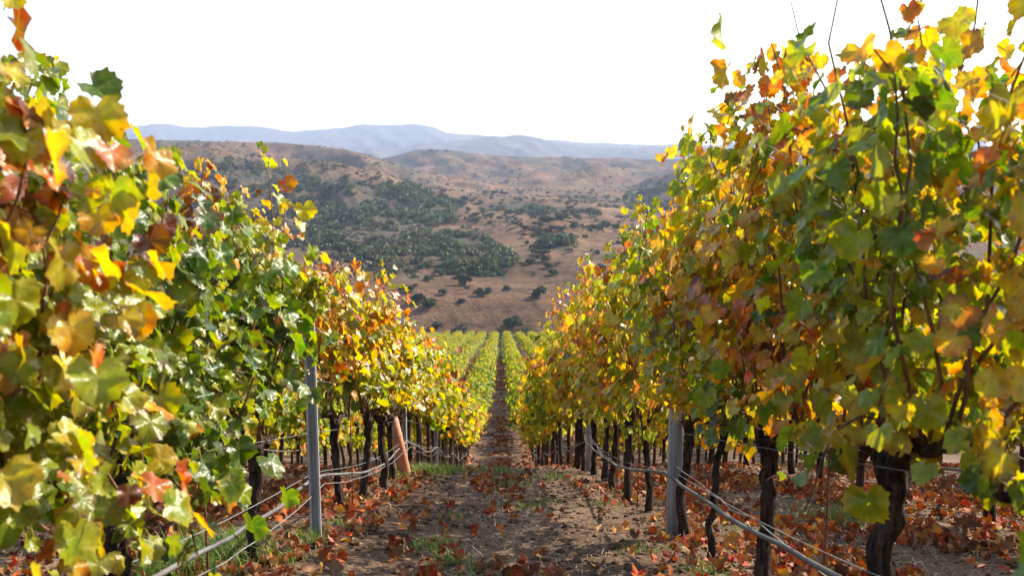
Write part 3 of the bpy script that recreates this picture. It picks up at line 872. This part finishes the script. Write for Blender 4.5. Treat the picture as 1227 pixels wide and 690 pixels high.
for i, y in enumerate(R_NEAR):
    lod = 'a' if y < 5.5 else 'b'
    place_unique(RROW + random.uniform(-0.03, 0.03), y, f'{R_LOOK[i]}, {ORD[i]} in right row',
        seed=200 + i, lod=lod, slope=slope_at(y), weights=W_RIGHT if y < 7 else W_RIGHT_MID,
        top=[2.42, 2.5, 2.6, 2.66, 2.7, 2.7, 2.65, 2.6, 2.6, 2.6, 2.55][i], half=0.66, n_cane=18 if i < 5 else 15, per=64 if i else 84, size=(0.026, 0.072 if i else 0.06), bot=0.04, bare=0.15, tshift=0.02 if i < 5 else 0.03,
        thick=1.25, trunk_r=[0.038, 0.04, 0.036, 0.02, 0.032, 0.029, 0.036, 0.036, 0.036, 0.036, 0.036][i], head=0.8 if i < 3 else 0.87, low=[0.4, 0.1, 0.05][i] if i < 3 else 0.05)

ROWNAME = {0: 'row left of the path', -1: 'row right of the path', 1: 'second row on the left', -2: 'second row on the right', 2: 'third row on the left', -3: 'third row on the right'}
def run(k, y0, y1, dy, lod, wts, nvar, label, **kw):
    y = y0; i = 0
    while y < y1:
        x = rows_x(k) + random.uniform(-0.04, 0.04)
        lab = label(i) if callable(label) else label
        d = dict(seed=1000 + (k + 5) * 100 + (7 if lod == 'd' else 0) + ord(lod) * 1000, lod=lod, slope=slope_at(y), weights=wts, half=dy * 0.55); d.update(kw)
        place_copy(x, y + random.uniform(-0.1, 0.1), lab, (k if lod != 'd' else 0, lod, round(slope_at(y), 1)), nvar, d)
        y += dy; i += 1
    return y
def nth(base, row):
    return lambda i: (f'{base}, {ORD[base_i + i]} in {row}' if base_i + i < len(ORD) else f'small {base} close to the dip, {row}')
base_i = len(L_NEAR)
yl = run(0, 14.35, 36.5, 1.15, 'c', W_LEFT_MID, 6, nth('slim yellow leaved vine', ROWNAME[0]), n_cane=12, per=46, size=(0.06, 0.1), thick=1.45, trunk_r=0.036, head=0.88, low=0.03, bot=0.1)
base_i = len(R_NEAR)
yr = run(-1, 13.9, 36.5, 1.15, 'c', W_RIGHT_MID, 6, nth('slim golden leaved vine', ROWNAME[-1]), top=2.5, n_cane=12, per=46, size=(0.06, 0.1), thick=1.45, trunk_r=0.036, head=0.88, low=0.03, bot=0.1)
for k, y0, w in ((1, 4.5, W_LEFT_MID), (-2, 0.0, W_RIGHT)):
    run(k, y0, 36.5, 1.15, 'c', w, 5, f'vine seen beneath the near row, {ROWNAME[k]}', n_cane=10, per=40, size=(0.065, 0.1), thick=1.3, trunk_r=0.042, top=2.2 if k > 0 else 2.35)
for k, w in ((2, W_LEFT_MID), (-3, W_RIGHT_MID)):
    run(k, 8.0, 36.5, 1.3, 'c', w, 5, f'vine seen through gaps of two rows, {ROWNAME[k]}', n_cane=10, per=36, size=(0.065, 0.1), thick=1.3, trunk_r=0.042, top=2.3)
far_kw = dict(n_cane=11, per=34, size=(0.085, 0.14), thick=2.05, trunk_r=0.045, top=2.15)
for k, y1 in ((0, 86), (-1, 86), (1, 86), (-2, 86), (2, 50)):
    run(k, 37.6, y1, 1.7, 'd', W_FAR, 8, f'small yellow green vine beyond the dip, {ROWNAME[k]}', **far_kw)
print('vines', n_vine)
# the rest of the vineyard, too small and too many to count: one object
mass = MB()
src = []
for s in range(5):
    tr, arms, canes, fol = grow_vine(seed=5000 + s, lod='d', slope=0.178, weights=W_FAR, half=0.95, **far_kw)
    src.append((np.concatenate(fol.v), fol, np.concatenate(fol.col), tr))
rng = np.random.default_rng(4)
for k in range(-5, 8):
    if k in (0, -1, 1, -2): y = 87.0
    elif k == 2: y = 51.0
    elif k == -3: y = 37.5
    else: y = 14.0
    while y < 199:
        if rng.random() < 0.05: y += 1.8; continue
        v_, fol, c_, tr = src[rng.integers(5)]
        x = rows_x(k)
        off = np.array([x, y, float(near_z(x, y))])
        sc = np.array([rng.choice([-1.0, 1.0]) * rng.uniform(0.75, 1.15), 1.0, rng.uniform(0.82, 1.1)])
        loops = np.concatenate(fol.loops).reshape(-1, 3)
        mass.add(v_ * sc + off, [loops], 0, c_)
        tv = np.concatenate(tr.v); mass.add(tv + off, [np.concatenate([l for l, s_ in zip(tr.loops, tr.sizes) if s_[0] == 4][:1]).reshape(-1, 4)], 1)
        y += 1.8
o = mass.build('vine_foliage', [M_LEAF_FAR, M_BARK])
tag(o, 'far rows of yellow green vines running down to the end of the vineyard', 'vines', kind='stuff')

# ------------------------------------------------------------------ posts, wires, hoses, stakes
def post(x, y, label, h=2.2, wood=False, lean=0.0, rz=0.0):
    e = empty('trellis_post', (x, y, float(near_z(x, y))), label, 'post', 'trellis posts standing in the vine rows')
    b = MB()
    if wood:
        rng = np.random.default_rng(int(y * 10))
        box(b, (-0.046, -0.04, -0.2), (0.046, 0.04, h))
        p = b.build('shaft', M_WOODPOST, e, smooth=False, attrs=False)
    else:
        # rolled steel channel with lips and a centre rib
        prof = [(-0.038, 0.0), (-0.038, -0.034), (-0.022, -0.034), (-0.022, -0.031), (-0.035, -0.031), (-0.035, -0.003), (-0.010, -0.003), (-0.005, -0.010), (0.005, -0.010), (0.010, -0.003), (0.035, -0.003), (0.035, -0.031), (0.022, -0.031), (0.022, -0.034), (0.038, -0.034), (0.038, 0.0), (0.012, 0.0), (0.006, -0.007), (-0.006, -0.007), (-0.012, 0.0)]
        n = len(prof)
        v = [(a, c, -0.2) for a, c in prof] + [(a, c, h) for a, c in prof]
        j = np.arange(n)
        b.add(v, [np.stack([j, (j + 1) % n, n + (j + 1) % n, n + j], -1)])
        p = b.build('shaft', M_STEEL, e, smooth=False, attrs=False)
        cl = MB()
    for z in (0.46, 0.80, 1.15, 1.5, 1.85):
        c = MB(); tube(c, [(-0.05, -0.02, z), (0, -0.045, z + 0.004), (0.05, -0.02, z)], 0.0035, 5); c.build('clip', M_WIRE, e, attrs=False)
    e.rotation_euler = (0, R(lean), R(rz))
    return e
post(LROW + 0.10, 5.9, 'grey steel channel post in the left row, near the camera', 1.85, rz=8)
post(LROW, 12.35, 'grey post in the left row behind the leaning terracotta tube', 2.3, rz=-5)
post(RROW - 0.015, 6.15, 'grey square post in the right row, broadest and nearest there', 1.9, wood=True, rz=4)
post(RROW, 12.3, 'grey square post further along the right row, thinner looking', 2.2, wood=True)
for i, y in enumerate((18.4, 24.4, 30.4)):
    post(LROW, y, f'narrow grey post among the trunks down the left row, {ORD[i + 2]} post of that row', 2.3)
    post(RROW, y, f'narrow grey post among the trunks down the right row, {ORD[i + 2]} post of that row', 2.3, wood=True)

HOSE_G = 'black grey irrigation hoses hung along the vine rows'
WIRE_G = 'trellis wires strung along the vine rows'
def strand(name, k, z0, y0, y1, rad, mat, label, cat, group, sag=0.0, step=0.6, wig=0.01, dx=0.0, seed=0, sides=6):
    rng = np.random.default_rng(seed)
    ys_ = np.arange(y0, y1, step)
    a = np.abs(np.sin((ys_ - 6.25) / 6.0 * math.pi))
    n = len(ys_)
    wx = np.convolve(rng.standard_normal(n + 8), np.ones(9) / 9, 'valid')[:n] * wig * 2
    wz = np.convolve(rng.standard_normal(n + 8), np.ones(9) / 9, 'valid')[:n] * wig * 2
    pts = np.stack([np.full(n, rows_x(k) + dx) + wx, ys_, base_z(ys_) + z0 - sag * a + wz], -1)
    b = MB(); tube(b, pts, rad, sides)
    o = b.build(name, mat, attrs=False)
    return tag(o, label, cat, group)
strand('drip_hose', 0, 0.46, 0.6, 34, 0.0125, M_HOSE, 'grey drip hose hung low along the left vine row', 'hose', HOSE_G, 0.13, 0.3, 0.03, 0.055, 1, 8)
strand('drip_hose', -1, 0.49, 0.6, 34, 0.0125, M_HOSE, 'grey drip hose hung low along the right vine row', 'hose', HOSE_G, 0.15, 0.3, 0.03, -0.065, 2, 8)
strand('drip_hose', 1, 0.46, 5, 34, 0.014, M_HOSE, 'drip hose seen behind the left row, on the second row', 'hose', HOSE_G, 0.1, 0.5, 0.02, 0, 3, 5)
strand('drip_hose', -2, 0.46, 3, 34, 0.014, M_HOSE, 'drip hose seen behind the right row, on the second row', 'hose', HOSE_G, 0.1, 0.5, 0.02, 0, 4, 5)
for k, side in ((0, 'left'), (-1, 'right')):
    for j, (z, nm) in enumerate(((0.50, 'lowest wire, just over the drip hose'), (0.80, 'wire along the crooked vine arms'), (1.2, 'wire half way up the leaves'), (1.6, 'upper wire hidden among leaves'))):
        strand('trellis_wire', k, z, 0.6, 36, 0.0018 if j else 0.0024, M_WIRE, f'thin {nm} of the {side} row', 'wire', WIRE_G, 0.10 if j == 0 else 0.015, 0.5, 0.004, 0.03 if k == 0 else -0.03, 30 + j, 5)
strand('trellis_wire', 0, 0.40, 0.6, 20, 0.003, M_WIRE, 'slack thin wire drooping beside the drip hose of the left row', 'wire', WIRE_G, 0.16, 0.3, 0.03, 0.10, 51, 5)
strand('trellis_wire', -1, 0.545, 0.6, 20, 0.003, M_WIRE, 'slack thin wire tangled along the drip hose of the right row', 'wire', WIRE_G, 0.17, 0.3, 0.05, -0.045, 52, 5)

def stake(x, y, label, h=0.95):
    b = MB(); tube(b, [(0, 0, -0.1), (0.006, 0.0, h * 0.5), (0.0, 0.006, h)], 0.0055, 6)
    o = b.build('training_stake', M_RUST, loc=(x, y, float(near_z(x, y))), attrs=False)
    tag(o, label, 'stake', 'rusty stakes beside the vines')
stake(LROW + 0.02, 3.92, 'thin rusty stake standing alone between two left row vines')
stake(LROW + 0.06, 7.6, 'thin rusty stake by the slim vine behind the steel post')
stake(RROW - 0.05, 7.62, 'thin rusty stake by the slim vine past the grey right post')
stake(RROW + 0.02, 3.35, 'thin rusty stake by the thick forked right row vine')
stake(RROW - 0.06, 8.9, 'thin rusty stake among the golden leaved right row vines')

# leaning terracotta grow tube
gt = empty('grow_tube', (LROW + 0.1, 11.6, float(near_z(LROW + 0.1, 11.6)) - 0.02), 'terracotta coloured tube leaning against the left row', 'tube')
b = MB()
n = 24; a = np.linspace(0, 2 * math.pi, n, endpoint=False); rings = []
for r_, z in ((0.078, 0.0), (0.076, 0.45), (0.074, 0.96), (0.071, 0.96), (0.070, 0.45), (0.071, 0.0)):
    rings.append(np.stack([np.cos(a) * r_, np.sin(a) * r_, np.full(n, z)], -1))
i = np.arange(5)[:, None] * n; j = np.arange(n)[None]; 
b.add(np.concatenate(rings), [np.stack([i + j, i + (j + 1) % n, i + n + (j + 1) % n, i + n + j], -1).reshape(-1, 4)])
b.build('tube_wall', M_TUBE, gt, attrs=False)
b = MB(); tube(b, [(0.081 * math.cos(t), 0.081 * math.sin(t), 0.62 + 0.004 * math.sin(2 * t)) for t in np.linspace(0, 2 * math.pi, 25)], 0.005, 5)
b.build('tie', M_HOSE, gt, attrs=False)
gt.rotation_euler = (R(4), R(-11), 0)

# ------------------------------------------------------------------ fallen leaves, straw, clods, grass
rng = np.random.default_rng(99)
def lane_density(x, y):
    ph = np.mod(x - LROW, RW)                     # 0 at a row, RW/2 mid-lane
    d_row = np.minimum(ph, RW - ph)
    mid = np.exp(-((ph - RW / 2 - 0.02) / 0.33) ** 2)
    own = (x > LROW) & (x < RROW)
    path = 0.72 * mid + 0.2 * (d_row < 0.45) + 0.03
    other = 0.22 + 0.62 * np.exp(-((d_row - 0.75) / 0.55) ** 2)
    patch = np.clip(0.42 + 1.9 * fbm(x * 1.1, y * 0.8, 3), 0.03, 1.2)
    return np.where(own, path, other) * patch
def scatter(n, x0, x1, y0, y1, dens, power=1.0):
    out_x, out_y = [], []
    while sum(map(len, out_x)) < n:
        x = rng.uniform(x0, x1, n); y = y0 + (y1 - y0) * rng.random(n) ** power
        keep = rng.random(n) < dens(x, y)
        out_x.append(x[keep]); out_y.append(y[keep])
    return np.concatenate(out_x)[:n], np.concatenate(out_y)[:n]
lit = MB()
PAL_KEEP = PAL.copy()
PAL[:] = np.array([(0.27, 0.062, 0.022), (0.18, 0.050, 0.024), (0.37, 0.110, 0.03), (0.14, 0.065, 0.04), (0.46, 0.22, 0.05), (0.27, 0.15, 0.085), (0.09, 0.04, 0.028), (0.44, 0.10, 0.022)])
for lod, n, box_, sz in (('e', 15000, (-7, 7, 2.2, 11.0), (0.022, 0.056)), ('f', 26000, (-16, 16, 7.0, 32.0), (0.035, 0.065)), ('d', 16000, (-4, 4, 28, 120.0), (0.06, 0.12))):
    x, y = scatter(n, box_[0], box_[1], box_[2], box_[3], lane_density, 1.25)
    pos = np.stack([x, y, near_z(x, y) + rng.uniform(0.008, 0.05, n)], -1)
    nr = np.stack([rng.standard_normal(n) * 0.5, rng.standard_normal(n) * 0.5 + -0.15, rng.uniform(0.5, 1.0, n) * rng.choice([1, 1, -1], n)], -1)
    tp = np.stack([rng.standard_normal(n), rng.standard_normal(n), rng.standard_normal(n) * 0.2], -1)
    w = np.array([0.18, 0.13, 0.18, 0.14, 0.10, 0.13, 0.07, 0.07])
    add_leaves(lit, lod, pos, nr, tp, rng.uniform(*sz, n), rng.choice(8, n, p=w / w.sum()), rng, rng.random(n) * 0.3)
PAL[:] = PAL_KEEP
o = lit.build('fallen_leaves', M_LITTER)
tag(o, 'rust red and brown fallen vine leaves strewn over the soil', 'fallen leaves', kind='stuff')

st = MB()
n = 20000
x, y = scatter(n, -6, 6, 2.2, 17, lambda x, y: 0.25 + 0.75 * np.exp(-((np.mod(x - LROW, RW) - RW / 2 - 0.15) / 0.5) ** 2), 1.3)
a = rng.random(n) * 6.28; L_ = rng.uniform(0.03, 0.14, n); w = rng.uniform(0.0009, 0.0022, n)
d = np.stack([np.cos(a), np.sin(a), rng.uniform(-0.1, 0.5, n)], -1); s = np.stack([-np.sin(a), np.cos(a), np.zeros(n)], -1)
p = np.stack([x, y, near_z(x, y) + 0.008], -1)
m = p + d * (L_ * 0.5)[:, None] + np.array([0, 0, 0.012]); e_ = p + d * L_[:, None] - np.array([0, 0, 1]) * (L_ * rng.uniform(0, 0.3, n))[:, None]
V = np.stack([p - s * w[:, None], p + s * w[:, None], m + s * w[:, None], m - s * w[:, None], e_], 1)
f4 = np.arange(n)[:, None] * 5 + np.array([0, 1, 2, 3]); f3 = np.arange(n)[:, None] * 5 + np.array([3, 2, 4])
c = np.array([0.40, 0.29, 0.16]) * rng.uniform(0.35, 1.15, (n, 1)) 
st.add(V.reshape(-1, 3), [f4, f3], 0, np.repeat(c, 5, 0))
o = st.build('straw_litter', M_STRAW, smooth=False)
tag(o, 'dry straw and thin twigs scattered on the soil', 'straw', kind='stuff')

cl = MB()
n = 12000
x, y = scatter(n, -5, 5, 2.2, 16, lambda x, y: 0.4 + 0.6 * (np.abs(np.mod(x - LROW, RW) - RW / 2) > 0.45), 1.4)
octv = np.array([(1,0,0),(-1,0,0),(0,1,0),(0,-1,0),(0,0,1),(0,0,-1),(.62,.62,.5),(-.62,.62,.5),(-.62,-.62,.5),(.62,-.62,.5)], float)
octf = np.array([(0,6,9),(0,2,6),(2,7,6),(2,1,7),(1,8,7),(1,3,8),(3,9,8),(3,0,9),(4,9,6),(4,6,7),(4,7,8),(4,8,9),(0,5,2),(2,5,1),(1,5,3),(3,5,0)])
sz = rng.gamma(2.0, 0.0058, n).clip(0.004, 0.045)
V = octv[None] * sz[:, None, None] * rng.uniform(0.6, 1.3, (n, 10, 1)) * np.array([1.15, 1.0, 0.7]) + np.stack([x, y, near_z(x, y) + sz * 0.2], -1)[:, None, :]
cl.add(V.reshape(-1, 3), [(octf[None] + (np.arange(n) * 10)[:, None, None]).reshape(-1, 3)])
o = cl.build('soil_rubble', M_SOIL, smooth=False, attrs=False)
tag(o, 'crumbly brown soil clods and small stones on the path', 'soil clods', kind='stuff')

gr = MB()
TUFTS = [(255, 672, 0.34, 900, 0.18), (225, 685, 0.26, 500, 0.17), (300, 668, 0.16, 160, 0.13), (372, 650, 0.10, 70, 0.11), (352, 672, 0.08, 40, 0.09), (405, 632, 0.10, 70, 0.07), (455, 600, 0.12, 60, 0.06), (508, 566, 0.40, 420, 0.16), (535, 564, 0.30, 160, 0.12), (470, 573, 0.25, 90, 0.08), (560, 562, 0.3, 70, 0.09), (520, 655, 0.16, 110, 0.08), (545, 620, 0.14, 70, 0.06), (540, 675, 0.12, 90, 0.09), (622, 608, 0.18, 90, 0.06), (610, 580, 0.3, 120, 0.08), (590, 566, 0.4, 160, 0.12), (660, 572, 0.3, 130, 0.07), (770, 662, 0.14, 60, 0.06), (725, 604, 0.2, 80, 0.05), (1010, 625, 0.4, 220, 0.14), (985, 560, 0.6, 240, 0.16), (120, 610, 0.5, 160, 0.10), (900, 640, 0.2, 60, 0.08), (845, 685, 0.12, 80, 0.06), (650, 600, 0.25, 70, 0.05), (575, 690, 0.2, 80, 0.07)]
for (px, py, rad, n, hgt) in TUFTS:
    cx, cyy = near_pix(px, min(py, 689))
    n = int(n * 1.6)
    x = cx + rng.standard_normal(n) * rad * 0.55; y = cyy + rng.standard_normal(n) * rad * 0.8
    a = rng.random(n) * 6.28; hh = hgt * rng.uniform(0.4, 1.15, n); w = rng.uniform(0.0016, 0.0034, n) * (1 + cyy / 16)
    p = np.stack([x, y, near_z(x, y)], -1); d = np.stack([np.cos(a), np.sin(a), np.zeros(n)], -1); s = np.stack([-np.sin(a), np.cos(a), np.zeros(n)], -1)
    b0 = hh * rng.uniform(0.05, 0.35, n); b1 = hh * rng.uniform(0.3, 0.9, n)
    m = p + d * b0[:, None] + np.array([0, 0, 1]) * (hh * 0.6)[:, None]; e_ = p + d * b1[:, None] + np.array([0, 0, 1]) * hh[:, None] * rng.uniform(0.75, 1.05, (n, 1))
    V = np.stack([p - s * w[:, None], p + s * w[:, None], m + s * w[:, None] * 0.8, m - s * w[:, None] * 0.8, e_], 1)
    c = np.array([0.13, 0.235, 0.025]) * rng.uniform(0.6, 1.3, (n, 1)) * rng.uniform(0.85, 1.15, (n, 3))
    dry = rng.random(n) < 0.18; c[dry] = np.array([0.34, 0.26, 0.13]) * rng.uniform(0.6, 1.1, (dry.sum(), 1))
    gr.add(V.reshape(-1, 3), [np.arange(n)[:, None] * 5 + np.array([0, 1, 2, 3]), np.arange(n)[:, None] * 5 + np.array([3, 2, 4])], 0, np.repeat(c, 5, 0))
o = gr.build('grass', M_GRASS, smooth=False)
tag(o, 'short green grass tufts growing around vine feet and posts', 'grass', kind='stuff')

# ------------------------------------------------------------------ air between here and the mountains
hz = MB(); box(hz, (-11400, -40, -420), (11400, 11700, 480))
m, N, L, out = nodes('haze')
pv = N('VolumePrincipled')
pv.inputs['Color'].default_value = (0.57, 0.67, 0.90, 1)
pv.inputs['Density'].default_value = 0.000085
pv.inputs['Anisotropy'].default_value = 0.1
L(pv.outputs[0], out.inputs['Volume'])
o = hz.build('haze', m, smooth=False, attrs=False)
tag(o, 'pale blue haze filling the valley air', 'haze', kind='stuff')
